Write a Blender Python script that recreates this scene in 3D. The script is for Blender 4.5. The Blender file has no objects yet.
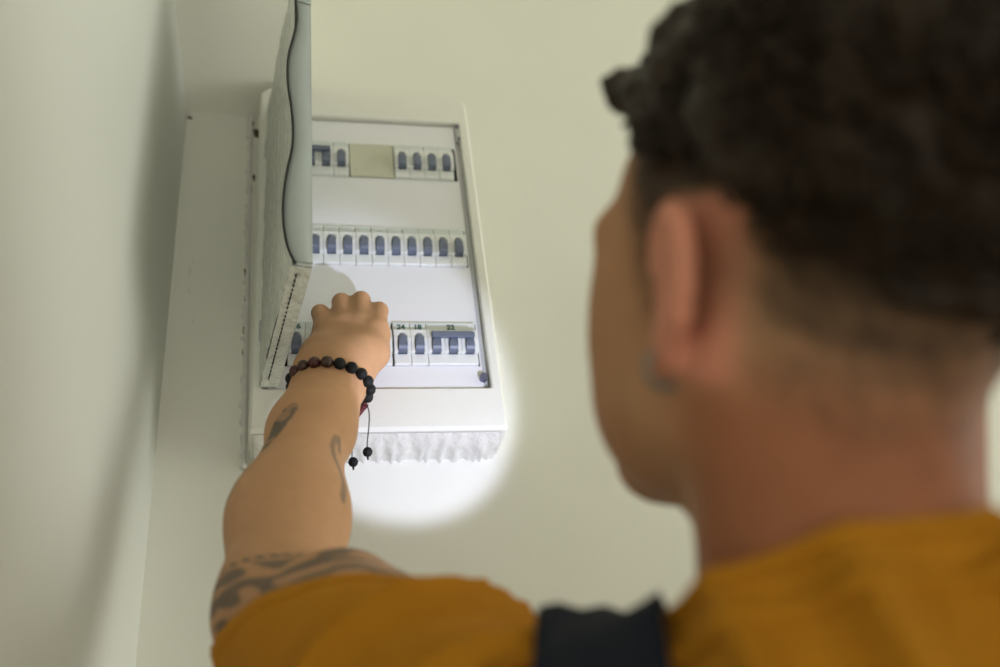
import bpy, bmesh, math, random
import numpy as np
from mathutils import Vector, Matrix

random.seed(7); rng = np.random.default_rng(7)
scene = bpy.context.scene
COL = scene.collection

# ------------------------------------------------------------------ camera
F = 964.0
_up = np.array([-197, -1458, 964.]); _up /= np.linalg.norm(_up)
_rt = np.array([4480, 32, 964.]); _rt -= _rt.dot(_up) * _up; _rt /= np.linalg.norm(_rt)
_dp = np.cross(_rt, _up); _dp = _dp if _dp[2] > 0 else -_dp
R = np.array([_rt, _dp, _up])            # camera (right, down, forward) -> room (x along wall, y into wall, z up)
CAM = np.array([0, 0, 1.4])
def P(u, v, d): return R @ (np.array([(u - 500) / F, (v - 333.5) / F, 1.0]) * d) + CAM
def D(c): return R @ np.array(c, float)  # camera-space direction -> room direction
def W(u, v, Y):
    w = R @ np.array([(u - 500) / F, (v - 333.5) / F, 1.0]); return w * (Y / w[1]) + CAM

cd = bpy.data.cameras.new('camera'); cam = bpy.data.objects.new('camera', cd); COL.objects.link(cam)
cam.matrix_world = Matrix(((R[0, 0], -R[0, 1], -R[0, 2], CAM[0]), (R[1, 0], -R[1, 1], -R[1, 2], CAM[1]),
                           (R[2, 0], -R[2, 1], -R[2, 2], CAM[2]), (0, 0, 0, 1)))
cd.sensor_width = 36; cd.lens = F * 36 / 1000; cd.clip_start = 0.02
cd.dof.use_dof = True; cd.dof.focus_distance = 0.895; cd.dof.aperture_fstop = 2.9
scene.camera = cam

# ------------------------------------------------------------------ light
world = bpy.data.worlds.new('world'); scene.world = world; world.use_nodes = True
bg = world.node_tree.nodes['Background']
bg.inputs[0].default_value = (0.97, 0.985, 0.92, 1); bg.inputs[1].default_value = 1.3

def aim(o, tgt):
    o.rotation_euler = (Vector(tgt) - o.location).to_track_quat('-Z', 'Y').to_euler()
def area(name, loc, tgt, sx, sy, power, col):
    l = bpy.data.lights.new(name, 'AREA'); l.shape = 'RECTANGLE'; l.size = sx; l.size_y = sy; l.energy = power; l.color = col
    o = bpy.data.objects.new(name, l); COL.objects.link(o); o.location = loc; aim(o, tgt); return o
area('window_light', (2.4, 0.45, 1.62), (0.0, 0.7, 1.9), 0.9, 1.5, 6.5, (1.0, 0.985, 0.90))

area('rear_fill_light', (0.25, -1.15, 1.25), (0.0, 0.9, 2.0), 0.8, 1.6, 6.2, (1.0, 0.99, 0.93))  # added fill from behind to lift the corner shadows, no real source

scene.view_settings.view_transform = 'Standard'; scene.view_settings.look = 'None'
scene.view_settings.exposure = 0.60; scene.view_settings.gamma = 1.0
scene.view_settings.use_curve_mapping = False

# ------------------------------------------------------------------ helpers: materials
def nodes(name):
    m = bpy.data.materials.new(name); m.use_nodes = True
    nt = m.node_tree; b = nt.nodes['Principled BSDF']; return m, nt, b
def mat(name, col, rough=0.5, var=0.08, scale=30, bump=0.0, bscale=200, metal=0.0, spec=0.5, sss=0.0, trans=0.0, detail=3):
    m, nt, b = nodes(name)
    tc = nt.nodes.new('ShaderNodeTexCoord')
    n = nt.nodes.new('ShaderNodeTexNoise'); n.inputs['Scale'].default_value = scale; n.inputs['Detail'].default_value = detail
    nt.links.new(tc.outputs['Object'], n.inputs['Vector'])
    mx = nt.nodes.new('ShaderNodeMix'); mx.data_type = 'RGBA'
    mx.inputs[6].default_value = (*[c * (1 - var) for c in col], 1)
    mx.inputs[7].default_value = (*[min(1, c * (1 + var)) for c in col], 1)
    nt.links.new(n.outputs['Fac'], mx.inputs[0]); nt.links.new(mx.outputs[2], b.inputs['Base Color'])
    b.inputs['Roughness'].default_value = rough; b.inputs['Metallic'].default_value = metal
    b.inputs['Specular IOR Level'].default_value = spec
    if trans: b.inputs['Transmission Weight'].default_value = trans
    if bump:
        n2 = nt.nodes.new('ShaderNodeTexNoise'); n2.inputs['Scale'].default_value = bscale; n2.inputs['Detail'].default_value = 4
        nt.links.new(tc.outputs['Object'], n2.inputs['Vector'])
        bp = nt.nodes.new('ShaderNodeBump'); bp.inputs['Strength'].default_value = bump; bp.inputs['Distance'].default_value = 0.003
        nt.links.new(n2.outputs['Fac'], bp.inputs['Height']); nt.links.new(bp.outputs['Normal'], b.inputs['Normal'])
    return m

M = {}
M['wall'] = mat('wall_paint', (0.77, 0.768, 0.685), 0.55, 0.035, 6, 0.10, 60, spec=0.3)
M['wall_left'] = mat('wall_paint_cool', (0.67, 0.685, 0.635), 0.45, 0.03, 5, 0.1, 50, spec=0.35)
M['rear'] = mat('rear_wall_paint', (0.66, 0.64, 0.57), 0.7, 0.05, 6, 0.2, 60)
M['ceil'] = mat('ceiling_paint', (0.93, 0.92, 0.82), 0.7, 0.03, 6, 0.15, 60)
M['floor'] = mat('floor_screed', (0.72, 0.70, 0.64), 0.8, 0.12, 8, 0.3, 80)
M['plaster'] = mat('rough_plaster', (0.70, 0.69, 0.64), 0.9, 0.14, 90, 0.5, 200)
M['chip'] = mat('chipped_hole', (0.10, 0.075, 0.045), 0.95, 0.4, 140, 0.8, 300)
M['flange'] = mat('flange_plastic', (0.77, 0.765, 0.69), 0.45, 0.03, 20, 0.15, 90)
M['cover'] = mat('cover_plastic', (0.79, 0.79, 0.80), 0.4, 0.015, 20)
M['rim'] = mat('channel_grey', (0.52, 0.53, 0.52), 0.5, 0.05, 40)
M['dark'] = mat('dark_interior', (0.02, 0.022, 0.022), 0.8, 0.2, 40)
M['breaker'] = mat('breaker_plastic', (0.76, 0.775, 0.74), 0.4, 0.03, 60)
M['blank'] = mat('blank_beige', (0.58, 0.57, 0.45), 0.5, 0.04, 60)
M['labelstrip'] = mat('breaker_label', (0.64, 0.68, 0.655), 0.5, 0.06, 300)
M['toggle'] = mat('toggle_grey_blue', (0.13, 0.155, 0.215), 0.4, 0.06, 80)
M['pocket'] = mat('toggle_pocket', (0.05, 0.055, 0.055), 0.6, 0.1, 80)
M['ink'] = mat('green_ink', (0.02, 0.085, 0.07), 0.7, 0.2, 300)
M['screw'] = mat('screw_steel', (0.16, 0.16, 0.24), 0.35, 0.1, 60, metal=0.6)
M['doorframe'] = mat('door_plastic', (0.60, 0.62, 0.58), 0.3, 0.05, 30)
M['dooredge'] = mat('door_edge_grey', (0.36, 0.40, 0.385), 0.25, 0.06, 18)
M['cable'] = mat('black_rubber', (0.008, 0.008, 0.008), 0.5, 0.2, 60)
M['film'] = mat('wrinkled_film', (0.66, 0.68, 0.61), 0.22, 0.14, 55, 1.0, 120, detail=6)
M['bead_black'] = mat('lava_bead', (0.005, 0.005, 0.0055), 0.6, 0.3, 300, 0.3, 700, spec=0.25)
M['bead_red'] = mat('red_brown_bead', (0.050, 0.006, 0.005), 0.35, 0.4, 160)
M['bead_brown'] = mat('brown_bead', (0.040, 0.015, 0.007), 0.35, 0.4, 160)
M['cord'] = mat('black_cord', (0.012, 0.010, 0.011), 0.7, 0.2, 400)
M['cord_red'] = mat('red_cord', (0.22, 0.015, 0.02), 0.7, 0.2, 400)
M['shirt'] = mat('mustard_jersey', (0.46, 0.19, 0.011), 0.85, 0.10, 60, 0.35, 900, spec=0.15)
M['navy'] = mat('navy_canvas', (0.010, 0.013, 0.022), 0.85, 0.15, 200, 0.3, 1200, spec=0.2)
M['hair'] = mat('dark_hair', (0.021, 0.0115, 0.0048), 0.5, 0.5, 60, spec=0.2)
M['metal'] = mat('earring_steel', (0.16, 0.15, 0.12), 0.4, 0.1, 60, metal=0.9)
M['shoe'] = mat('shoe_leather', (0.03, 0.027, 0.025), 0.6, 0.2, 60)
M['sole'] = mat('shoe_sole', (0.12, 0.11, 0.10), 0.8, 0.2, 60)
M['torch'] = mat('torch_black', (0.015, 0.015, 0.016), 0.35, 0.1, 60)
M['eye'] = mat('eye_white', (0.75, 0.72, 0.68), 0.2, 0.03, 60)
M['iris'] = mat('iris_brown', (0.05, 0.03, 0.02), 0.2, 0.2, 200)

# skin: per-vertex pigment (complexion, painted neck shade, hair stubble, tattoo ink) with fine noise over it
m, nt, b = nodes('skin'); M['skin'] = m
at = nt.nodes.new('ShaderNodeAttribute'); at.attribute_name = 'pigment'
n = nt.nodes.new('ShaderNodeTexNoise'); n.inputs['Scale'].default_value = 70; n.inputs['Detail'].default_value = 4
tc = nt.nodes.new('ShaderNodeTexCoord'); nt.links.new(tc.outputs['Object'], n.inputs['Vector'])
mr = nt.nodes.new('ShaderNodeMapRange'); mr.inputs['To Min'].default_value = 0.88; mr.inputs['To Max'].default_value = 1.12
nt.links.new(n.outputs['Fac'], mr.inputs['Value'])
vm = nt.nodes.new('ShaderNodeVectorMath'); vm.operation = 'SCALE'
nt.links.new(at.outputs['Color'], vm.inputs[0]); nt.links.new(mr.outputs['Result'], vm.inputs['Scale'])
nt.links.new(vm.outputs['Vector'], b.inputs['Base Color'])
b.inputs['Roughness'].default_value = 0.6; b.inputs['Specular IOR Level'].default_value = 0.14
b.inputs['Subsurface Weight'].default_value = 0.12; b.inputs['Subsurface Radius'].default_value = (1.0, 0.4, 0.2)
b.inputs['Subsurface Scale'].default_value = 0.006
n2 = nt.nodes.new('ShaderNodeTexNoise'); n2.inputs['Scale'].default_value = 420
nt.links.new(tc.outputs['Object'], n2.inputs['Vector'])
bp = nt.nodes.new('ShaderNodeBump'); bp.inputs['Strength'].default_value = 0.15; bp.inputs['Distance'].default_value = 0.001
nt.links.new(n2.outputs['Fac'], bp.inputs['Height']); nt.links.new(bp.outputs['Normal'], b.inputs['Normal'])

# ------------------------------------------------------------------ helpers: objects
def link(name, me, parent=None, loc=None):
    o = bpy.data.objects.new(name, me); COL.objects.link(o)
    if parent is not None: o.parent = parent
    if loc is not None: o.location = loc
    return o
def tag(o, label=None, cat=None, group=None, kind=None):
    if label: o['label'] = label
    if cat: o['category'] = cat
    if group: o['group'] = group
    if kind: o['kind'] = kind
    return o
def empty(name, loc=(0, 0, 0)):
    o = bpy.data.objects.new(name, None); COL.objects.link(o); o.location = loc; o.empty_display_size = 0.02; return o
def pydata(name, v, f, material, smooth=False):
    me = bpy.data.meshes.new(name); me.from_pydata([tuple(x) for x in v], [], [tuple(x) for x in f]); me.update()
    me.materials.append(material)
    if smooth: me.polygons.foreach_set('use_smooth', [True] * len(me.polygons))
    return me
def bm_mesh(name, bm, material, smooth=False):
    bmesh.ops.recalc_face_normals(bm, faces=bm.faces)
    me = bpy.data.meshes.new(name); bm.to_mesh(me); bm.free(); me.materials.append(material)
    if smooth: me.polygons.foreach_set('use_smooth', [True] * len(me.polygons))
    return me
def add_box(bm, x0, x1, y0, y1, z0, z1, bev=0.0, seg=2):
    vs = [bm.verts.new(p) for p in ((x0, y0, z0), (x1, y0, z0), (x1, y1, z0), (x0, y1, z0), (x0, y0, z1), (x1, y0, z1), (x1, y1, z1), (x0, y1, z1))]
    fs = [bm.faces.new([vs[i] for i in q]) for q in ((0, 3, 2, 1), (4, 5, 6, 7), (0, 1, 5, 4), (1, 2, 6, 5), (2, 3, 7, 6), (3, 0, 4, 7))]
    if bev:
        es = list({e for f_ in fs for e in f_.edges})
        bmesh.ops.bevel(bm, geom=es, offset=bev, segments=seg, affect='EDGES', profile=0.5)
def add_prism(bm, loop, axis_vec):
    """loop: list of 3D points, extruded by axis_vec"""
    a = [bm.verts.new(tuple(p)) for p in loop]; c = [bm.verts.new(tuple(np.array(p) + np.array(axis_vec))) for p in loop]
    bm.faces.new(a[::-1]); bm.faces.new(c); k = len(loop)
    for i in range(k): bm.faces.new((a[i], a[(i + 1) % k], c[(i + 1) % k], c[i]))
def frames(pts):
    pts = np.array(pts, float); t = np.gradient(pts, axis=0); t /= np.linalg.norm(t, axis=1)[:, None] + 1e-12
    a = np.array([0, 0, 1.]) if abs(t[0][2]) < .9 else np.array([1., 0, 0])
    n = np.cross(t[0], a); n /= np.linalg.norm(n); N = []
    for q in t:
        n = n - n.dot(q) * q; n /= np.linalg.norm(n) + 1e-12; N.append(n.copy())
    N = np.array(N); return t, N, np.cross(t, N)
def tube(pts, r, seg=8):
    pts = np.array(pts, float); t, N, B = frames(pts); k = len(pts)
    rr = np.full(k, r) if np.isscalar(r) else np.array(r)
    v = []; f = []
    for i in range(k):
        for s in range(seg):
            a = 2 * math.pi * s / seg; v.append(pts[i] + rr[i] * (math.cos(a) * N[i] + math.sin(a) * B[i]))
    for i in range(k - 1):
        for s in range(seg):
            s2 = (s + 1) % seg; f.append((i * seg + s, i * seg + s2, (i + 1) * seg + s2, (i + 1) * seg + s))
    f.append(tuple(range(seg))[::-1]); f.append(tuple(range((k - 1) * seg, k * seg)))
    return v, f
def catmull(pts, n=8):
    pts = [np.array(p, float) for p in pts]; pts = [2 * pts[0] - pts[1]] + pts + [2 * pts[-1] - pts[-2]]; out = []
    for i in range(1, len(pts) - 2):
        p0, p1, p2, p3 = pts[i - 1:i + 3]
        for j in range(n):
            t = j / n
            out.append(.5 * (2 * p1 + (p2 - p0) * t + (2 * p0 - 5 * p1 + 4 * p2 - p3) * t * t + (3 * p1 - p0 - 3 * p2 + p3) * t ** 3))
    out.append(pts[-2]); return np.array(out)

# ------------------------------------------------------------------ the room
YW = 0.885        # plane of the wall that carries the panel
XL = W(187, 115, YW)[0]      # left wall
ZS = 2.327        # underside of the boxed-in duct above the left side
ZC = 2.80         # ceiling
def slab(name, x0, x1, y0, y1, z0, z1, material):
    bm = bmesh.new(); add_box(bm, x0, x1, y0, y1, z0, z1); o = link(name, bm_mesh(name, bm, material)); o['kind'] = 'structure'; return o
slab('floor', XL - .12, 3.2, -1.32, YW + .12, -.1, 0, M['floor'])
slab('ceiling', XL - .12, 3.2, -1.32, YW + .12, ZC, ZC + .1, M['ceil'])
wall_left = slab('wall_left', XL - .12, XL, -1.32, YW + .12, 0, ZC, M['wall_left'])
wall_back = slab('wall_back', XL, 3.2, YW, YW + .12, 0, ZC, M['wall'])
slab('wall_rear', XL, 3.2, -1.32, -1.2, 0, ZC, M['rear'])
slab('wall_right_blocker', 1.5, 1.62, -1.2, -.45, 0, ZC, M['rear'])  # unseen stub wall, added to keep side light off the person's back
slab('wall_bulkhead', XL, .004, -1.2, YW, ZS, ZC, M['ceil'])
def chip(name, u, v, w, h, Y, parent, material=M['chip'], seed=0):
    r = np.random.default_rng(seed); c = W(u, v, Y); k = 11; outer = []
    for i in range(k):
        a = 2 * math.pi * i / k; s = .65 + .6 * r.random(); outer.append((c[0] + w * s * math.cos(a), Y - .0012, c[2] + h * s * math.sin(a)))
    bm = bmesh.new(); add_prism(bm, outer, (0, .002, 0)); return link(name, bm_mesh(name, bm, material), parent)
for i, (u, v, w, h) in enumerate([(257, 133, .004, .008), (252, 124, .0025, .005), (254, 178, .0018, .006), (251, 190, .0018, .007), (250, 206, .0014, .006),
                                  (248, 232, .0016, .005), (248, 256, .0020, .008), (246, 272, .0022, .007), (244, 331, .0016, .005), (246, 298, .0013, .005), (243, 352, .0012, .004)]):
    chip('plaster_chip', u, v, w, h, YW, wall_back, seed=i)
for i, (u, v, w, h) in enumerate([(190, 272, .0015, .008), (193, 262, .001, .004), (189, 290, .001, .005), (193, 320, .0008, .003), (190, 118, .003, .0018)]):
    chip('paint_chip', u, v, w, h, YW, wall_back, M['plaster'] if i < 4 else M['chip'], seed=40 + i)
# a ragged plaster seam left of the box
def ragged(pts, w, seed, amp=.5):
    r = np.random.default_rng(seed); v = []; f = []; pts = np.array(pts)
    for i, p in enumerate(pts):
        s1 = w * (1 + amp * r.normal()); hgt = .003 + .0022 * r.random()
        v += [(p[0] - abs(s1), p[1] + .001, p[2]), (p[0] - abs(s1) * .4, p[1] - hgt, p[2]), (p[0] + w * .5, p[1] - hgt * .9, p[2]), (p[0] + w, p[1] + .001, p[2])]
    for i in range(len(pts) - 1):
        for j in range(3): f.append((i * 4 + j, i * 4 + j + 1, i * 4 + j + 5, i * 4 + j + 4))
    return v, f
v, f = ragged([W(251 - (y - 100) * .02, y, YW) for y in np.linspace(92, 470, 110)], .0035, 3)
link('plaster_seam', pydata('plaster_seam', v, f, M['plaster'], True), wall_back)

# ------------------------------------------------------------------ the panel box
YF = 0.826        # front of the flange
YC = 0.832        # front of the inner cover
BX0, BX1, BZ0, BZ1 = -0.040, 0.2105, 1.846, 2.320          # outer box
IX0, IX1, IZ0, IZ1 = -0.029, 0.1985, 1.893, 2.2725         # opening in the flange
panel = empty('electrical_panel', ((BX0 + BX1) / 2, YW, BZ0))
tag(panel, 'white wall-mounted fuse box with three breaker rows and an open door', 'fuse box')
PI = Matrix.Translation(-Vector(panel.location))
def plink(name, me, parent=None):
    o = link(name, me, parent or panel)
    if parent is None: o.matrix_parent_inverse = PI
    return o
def rrect(x0, x1, z0, z1, r, n=7):
    out = []
    for cx, cz, a0 in ((x1 - r, z1 - r, 0), (x0 + r, z1 - r, 90), (x0 + r, z0 + r, 180), (x1 - r, z0 + r, 270)):
        for i in range(n):
            a = math.radians(a0 + 90 * i / (n - 1)); out.append((cx + r * math.cos(a), cz + r * math.sin(a)))
    return out
# flange: ring between rounded outer and square inner outline, with depth back to the wall
outer = rrect(BX0, BX1, BZ0, BZ1, .003); k = len(outer)
_rc = rrect(BX0, BX1, BZ0, BZ1, .018); outer[:k // 2] = _rc[:k // 2]
inner = rrect(IX0, IX1, IZ0, IZ1, .003)
bm = bmesh.new()
def ring(lp, y): return [bm.verts.new((x, y, z)) for x, z in lp]
def ins(lp, d):
    cx = (min(p[0] for p in lp) + max(p[0] for p in lp)) / 2; cz = (min(p[1] for p in lp) + max(p[1] for p in lp)) / 2
    return [(x - d * np.sign(x - cx), z - d * np.sign(z - cz)) for x, z in lp]
r0 = ring(outer, YW + .01); r1 = ring(outer, YF + .004); r2 = ring(ins(outer, .003), YF)
r3 = ring(ins(inner, -.0015), YF); r4 = ring(inner, YF + .0015); r5 = ring(inner, YF + .02)
for a, c in ((r0, r1), (r1, r2), (r2, r3), (r3, r4), (r4, r5)):
    for i in range(k): bm.faces.new((a[i], a[(i + 1) % k], c[(i + 1) % k], c[i]))
bm.faces.new(r0[::-1]); bm.faces.new(r5)
plink('flange', bm_mesh('flange', bm, M['flange']))
# inner cover with three slots, over a dark interior, set inside the grey door channel
bm = bmesh.new(); add_box(bm, IX0 + .0005, IX1 - .0005, YC + .004, YC + .0135, IZ0 + .0005, IZ1 - .0005); plink('door_channel', bm_mesh('door_channel', bm, M['rim']))
ROWB = [2.1800, 2.0510, 1.9220]; SH = .0530; SX0, SX1 = -0.0215, 0.1905
CX0, CX1, CZ0, CZ1 = IX0 + .006, IX1 - .0065, IZ0 + .003, IZ1 - .003
bm = bmesh.new()
zb = [CZ0] + sum([[b_ , b_ + SH] for b_ in ROWB[::-1]], []) + [CZ1]
for i in range(0, len(zb), 2): add_box(bm, CX0, CX1, YC, YC + .006, zb[i], zb[i + 1])
for b_ in ROWB:
    add_box(bm, CX0, SX0, YC, YC + .006, b_, b_ + SH); add_box(bm, SX1, CX1, YC, YC + .006, b_, b_ + SH)
bmesh.ops.remove_doubles(bm, verts=bm.verts, dist=1e-5)
cover = plink('inner_cover', bm_mesh('inner_cover', bm, M['cover']))
for b_ in ROWB:
    bm = bmesh.new(); add_box(bm, SX0, SX1, YC + .0035, YC + .0065, b_, b_ + SH); o = plink('slot', bm_mesh('slot', bm, M['dark']), cover); o.matrix_parent_inverse = Matrix()
def disc(name, x, z, r, y, dep, material, parent=None, seg=14):
    bm = bmesh.new(); add_prism(bm, [(x + r * math.cos(2 * math.pi * i / seg), y, z + r * math.sin(2 * math.pi * i / seg)) for i in range(seg)], (0, dep, 0))
    return plink(name, bm_mesh(name, bm, material), parent)
# latch plate and screws
p1 = W(459, 131, YC); bm = bmesh.new(); add_box(bm, p1[0] - .0055, p1[0] + .0045, YC - .0015, YC + .001, p1[2] - .020, p1[2] + .013, .0008, 1)
plink('latch_plate', bm_mesh('latch_plate', bm, M['rim']))
for u, v, r in ((457, 128, .0026), (459, 140, .0026)):
    q = W(u, v, YC); disc('screw', q[0], q[2], r, YC - .003, .003, M['screw'])
q = W(484, 379, YC); disc('screw', q[0] - .001, q[2], .0042, YC - .006, .007, M['screw'])
# rough mortar under and beside the box
r = np.random.default_rng(5)
v = []; f = []; nx = 110; prof = 9
for i in range(nx):
    x = BX0 + .004 + (BX1 - BX0 - .010) * i / (nx - 1)
    l1 = .5 + .5 * math.sin(x * 310 + 2 * math.sin(x * 83)); l2 = .5 + .5 * math.sin(x * 620 + 3 * math.sin(x * 137) + 1)
    for j in range(prof):
        t = j / (prof - 1); y = YF + .006 + (YW - YF - .006) * t
        l3 = .5 + .5 * math.sin(x * 410 + y * 520 + 2 * math.sin(y * 300))
        z = BZ0 - .0008 - math.sin(math.pi * min(1, t * 1.05)) * (.0012 + .0022 * l1 + .0016 * l3 + .0008 * r.random()) - t ** 3 * (.002 + .006 * l2 * l1 + .001 * r.random())
        v.append((x, y, z))
for i in range(nx - 1):
    for j in range(prof - 1): f.append((i * prof + j, i * prof + j + 1, (i + 1) * prof + j + 1, (i + 1) * prof + j))
plink('mortar_edge', pydata('mortar_edge', v, f, M['plaster'], True))
v = []; f = []; nn = 60
for i in range(nn):
    t = i / (nn - 1); z = 1.868 + t * .40
    wv = (.004 + .013 * math.exp(-((z - 1.93) / .045) ** 2) + .007 * math.exp(-((z - 2.02) / .06) ** 2)) * (1 + .12 * r.normal())
    for j in range(5):
        s = j / 4; v.append((BX1 - .002 + wv * s, YF + .003 + (YW - YF - .002) * s ** 1.7 + .0006 * r.normal(), z))
for i in range(nn - 1):
    for j in range(4): f.append((i * 5 + j, i * 5 + j + 1, (i + 1) * 5 + j + 1, (i + 1) * 5 + j))
plink('mortar_smear', pydata('mortar_smear', v, f, M['flange'], True))

# ------------------------------------------------------------------ the open door of the box
HX, HY = -0.029, 0.828; FX, FY = 0.0002, 0.6335
w_ = np.array([FX - HX, FY - HY, 0]); LEN = np.linalg.norm(w_); w_ /= LEN
n_ = np.array([-w_[1], w_[0], 0])       # towards the inside of the door (right)
if n_[0] < 0: n_ = -n_
DZ0, DZ1 = 1.896, 2.275; DT = .0160
def dpt(s, t, z): return np.array([HX, HY, 0]) + w_ * s + n_ * t + np.array([0, 0, z])
def dbox(bm, s0, s1, t0, t1, z0, z1, bev=0):
    lp = [dpt(s, t, z0) for s, t in ((s0, t0), (s1, t0), (s1, t1), (s0, t1))]
    bb = bmesh.new(); add_prism(bb, lp, (0, 0, z1 - z0))
    if bev: bmesh.ops.bevel(bb, geom=list(bb.edges), offset=bev, segments=2, affect='EDGES')
    me = bpy.data.meshes.new('t'); bb.to_mesh(me); bb.free(); bm.from_mesh(me); bpy.data.meshes.remove(me)
bm = bmesh.new()
for a in ((.002, .005, .002, DT - .001, DZ0, DZ1), (LEN - .004, LEN - .0005, .002, DT, DZ0, DZ1), (.004, LEN - .002, .002, DT, DZ0, DZ0 + .0035), (.004, LEN - .002, .002, DT, DZ1 - .0035, DZ1)):
    dbox(bm, *a, .0006)
door = plink('door', bm_mesh('door', bm, M['doorframe'])); door['label'] = 'open grey-white plastic door with crinkled film'
def sub(name, me, parent):
    o = link(name, me, parent); return o
bm = bmesh.new(); dbox(bm, .002, LEN, 0, .004, DZ0, DZ1, .0008); sub('door_skin', bm_mesh('door_skin', bm, M['dooredge']), door)
# the loose black seal runs down the free edge, where the film bulges off the door
_pts = [W(u, v_, FY - .003) for u, v_ in ((296, -12), (296, 0), (297, 15), (294.5, 32), (289.5, 50), (287.5, 66), (288, 84), (291, 104), (293, 125), (292.5, 145), (288, 166), (284.5, 186), (283, 205), (283.5, 224), (286.5, 242), (291, 254), (296, 262))]
cab2 = catmull([((q - dpt(LEN, 0, 0)) @ n_, q[2], 0) for q in _pts], 6)
cab = [dpt(LEN + .0016, a, z) for a, z, _ in cab2]
v, f = tube(cab, .0011, 8); sub('black_seal', pydata('black_seal', v, f, M['cable'], True), door)
def t_edge(z): return float(np.interp(z, cab2[::-1, 1], cab2[::-1, 0]))
for za, zb_ in ((DZ0 + .002, 2.226), (2.2285, DZ1)):
    v = []; f = []
    for i, z in enumerate(np.linspace(za, zb_, 48)):
        te = t_edge(z)
        v += [dpt(LEN - .001, te, z), dpt(LEN + .0010, te, z), dpt(LEN + .0014, (te + DT) / 2, z), dpt(LEN + .0010, DT - .0005, z), dpt(LEN - .001, DT - .0005, z)]
        if i:
            for q in range(4): f.append(((i - 1) * 5 + q, (i - 1) * 5 + q + 1, i * 5 + q + 1, i * 5 + q))
    sub('edge_strip', pydata('edge_strip', v, f, M['dooredge'], True), door)
# crinkled film over the outside and the lower edge
r = np.random.default_rng(11)
def fnoise(a, b_): return .5 * math.sin(a * 61 + 3 * math.sin(b_ * 37)) + .3 * math.sin(b_ * 83 + 2 * math.sin(a * 119)) + .2 * math.sin(a * 211 + b_ * 173)
v = []; f = []; ns, nz = 34, 70
for i in range(ns):
    for j in range(nz):
        z = DZ0 - .001 + (DZ1 - DZ0 + .001) * j / (nz - 1); q_ = i / (ns - 1); s = .003 + (LEN - .002) * q_; te = min(t_edge(z), 0) * q_ ** 2.5
        v.append(dpt(s, te - (.0014 + .0010 * (1 + fnoise(s, z)) - .0003 * r.normal()) * (1 - .7 * q_ ** 6), z))
for i in range(ns - 1):
    for j in range(nz - 1): f.append((i * nz + j, i * nz + j + 1, (i + 1) * nz + j + 1, (i + 1) * nz + j))
sub('film', pydata('film', v, f, M['film'], True), door)
v = []; f = []; nt_ = 6; ns = 60
for i in range(ns):
    for j in range(nt_):
        s = .004 + (LEN - .004) * i / (ns - 1); t = -.002 + (DT + .001) * j / (nt_ - 1)
        v.append(dpt(s, t, DZ0 - .0012 - .0009 * (1 + fnoise(s * 3, t * 4)) + .0003 * r.normal()))
for i in range(ns - 1):
    for j in range(nt_ - 1): f.append((i * nt_ + j, i * nt_ + j + 1, (i + 1) * nt_ + j + 1, (i + 1) * nt_ + j))
sub('edge_film', pydata('edge_film', v, f, M['film']), door)
bm = bmesh.new()
for i in range(26):
    s = .02 + i * .0065; dbox(bm, s, s + .0035, .0035, .0046, DZ0 - .0035, DZ0 - .001)
sub('edge_perforation', bm_mesh('edge_perforation', bm, M['dark']), door)
for zc in (1.96, 2.21):
    bm = bmesh.new(); lp = [(HX - .001 + .0035 * math.cos(a * math.pi / 5), HY - .001 + .0035 * math.sin(a * math.pi / 5), zc - .012) for a in range(10)]
    add_prism(bm, lp, (0, 0, .024)); plink('hinge', bm_mesh('hinge', bm, M['rim']))

# ------------------------------------------------------------------ breakers
MOD = .01745
def breaker_body(npole):
    """front centre bottom at origin, x to the right, y into the wall"""
    bm = bmesh.new(); w = MOD * npole - .0004
    add_box(bm, -w / 2, w / 2, -.0045, .004, .0005, .0125, .0006, 1)          # lower ledge
    add_box(bm, -w / 2, w / 2, -.0040, .004, .0385, .0525, .0006, 1)          # upper ledge
    for p in range(npole):
        c = (p - (npole - 1) / 2) * MOD; h = (MOD - .0004) / 2
        for s in (-1, 1):
            x0, x1 = sorted((c + s * h, c + s * .0049))
            lp = [(x0, .004, .0126), (x0, -.0095, .0126), (x0, -.0125, .026), (x0, -.0105, .0384), (x0, .004, .0384)]
            add_prism(bm, lp, (x1 - x0, 0, 0))
        for q0, q1, za, zb_ in ((-.0049, -.0026, .0300, .0330), (-.0026, .0026, .0345, .0345), (.0026, .0049, .0330, .0300)):
            lp = [(c + q0, -.0108, za), (c + q1, -.0108, zb_), (c + q1, -.0108, .0384), (c + q0, -.0108, .0384)]
            add_prism(bm, lp, (0, .0148, 0))
    return bm_mesh('breaker_body', bm, M['breaker'])
def label_mesh(npole):
    bm = bmesh.new(); w = MOD * npole - .0022; add_box(bm, -w / 2, w / 2, -.0044, -.0038, .0400, .0515); return bm_mesh('label_strip', bm, M['labelstrip'])
def pocket_mesh():
    bm = bmesh.new(); add_box(bm, -.0049, .0049, -.002, .004, .0126, .0345); return bm_mesh('pocket', bm, M['pocket'])
def toggle_mesh():
    bm = bmesh.new()
    def lp(x, a): return [(x, -.002, .0135), (x, -.0132, .0136), (x, -.0150, .0160), (x, -.0152, .0200), (x, -.0132 - .0012 * a, .0262 + .002 * a), (x, -.0100 - .001 * a, .0298 + .0035 * a), (x, -.002, .0310 + .0035 * a)]
    xs = ((-.0044, 0), (-.0026, .8), (0, 1.), (.0026, .8), (.0044, 0)); rings = [[bm.verts.new(p) for p in lp(*q)] for q in xs]
    for a, c in zip(rings, rings[1:]):
        for i in range(7): bm.faces.new((a[i], a[(i + 1) % 7], c[(i + 1) % 7], c[i]))
    bm.faces.new(rings[0]); bm.faces.new(rings[-1][::-1])
    return bm_mesh('toggle', bm, M['toggle'])
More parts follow.
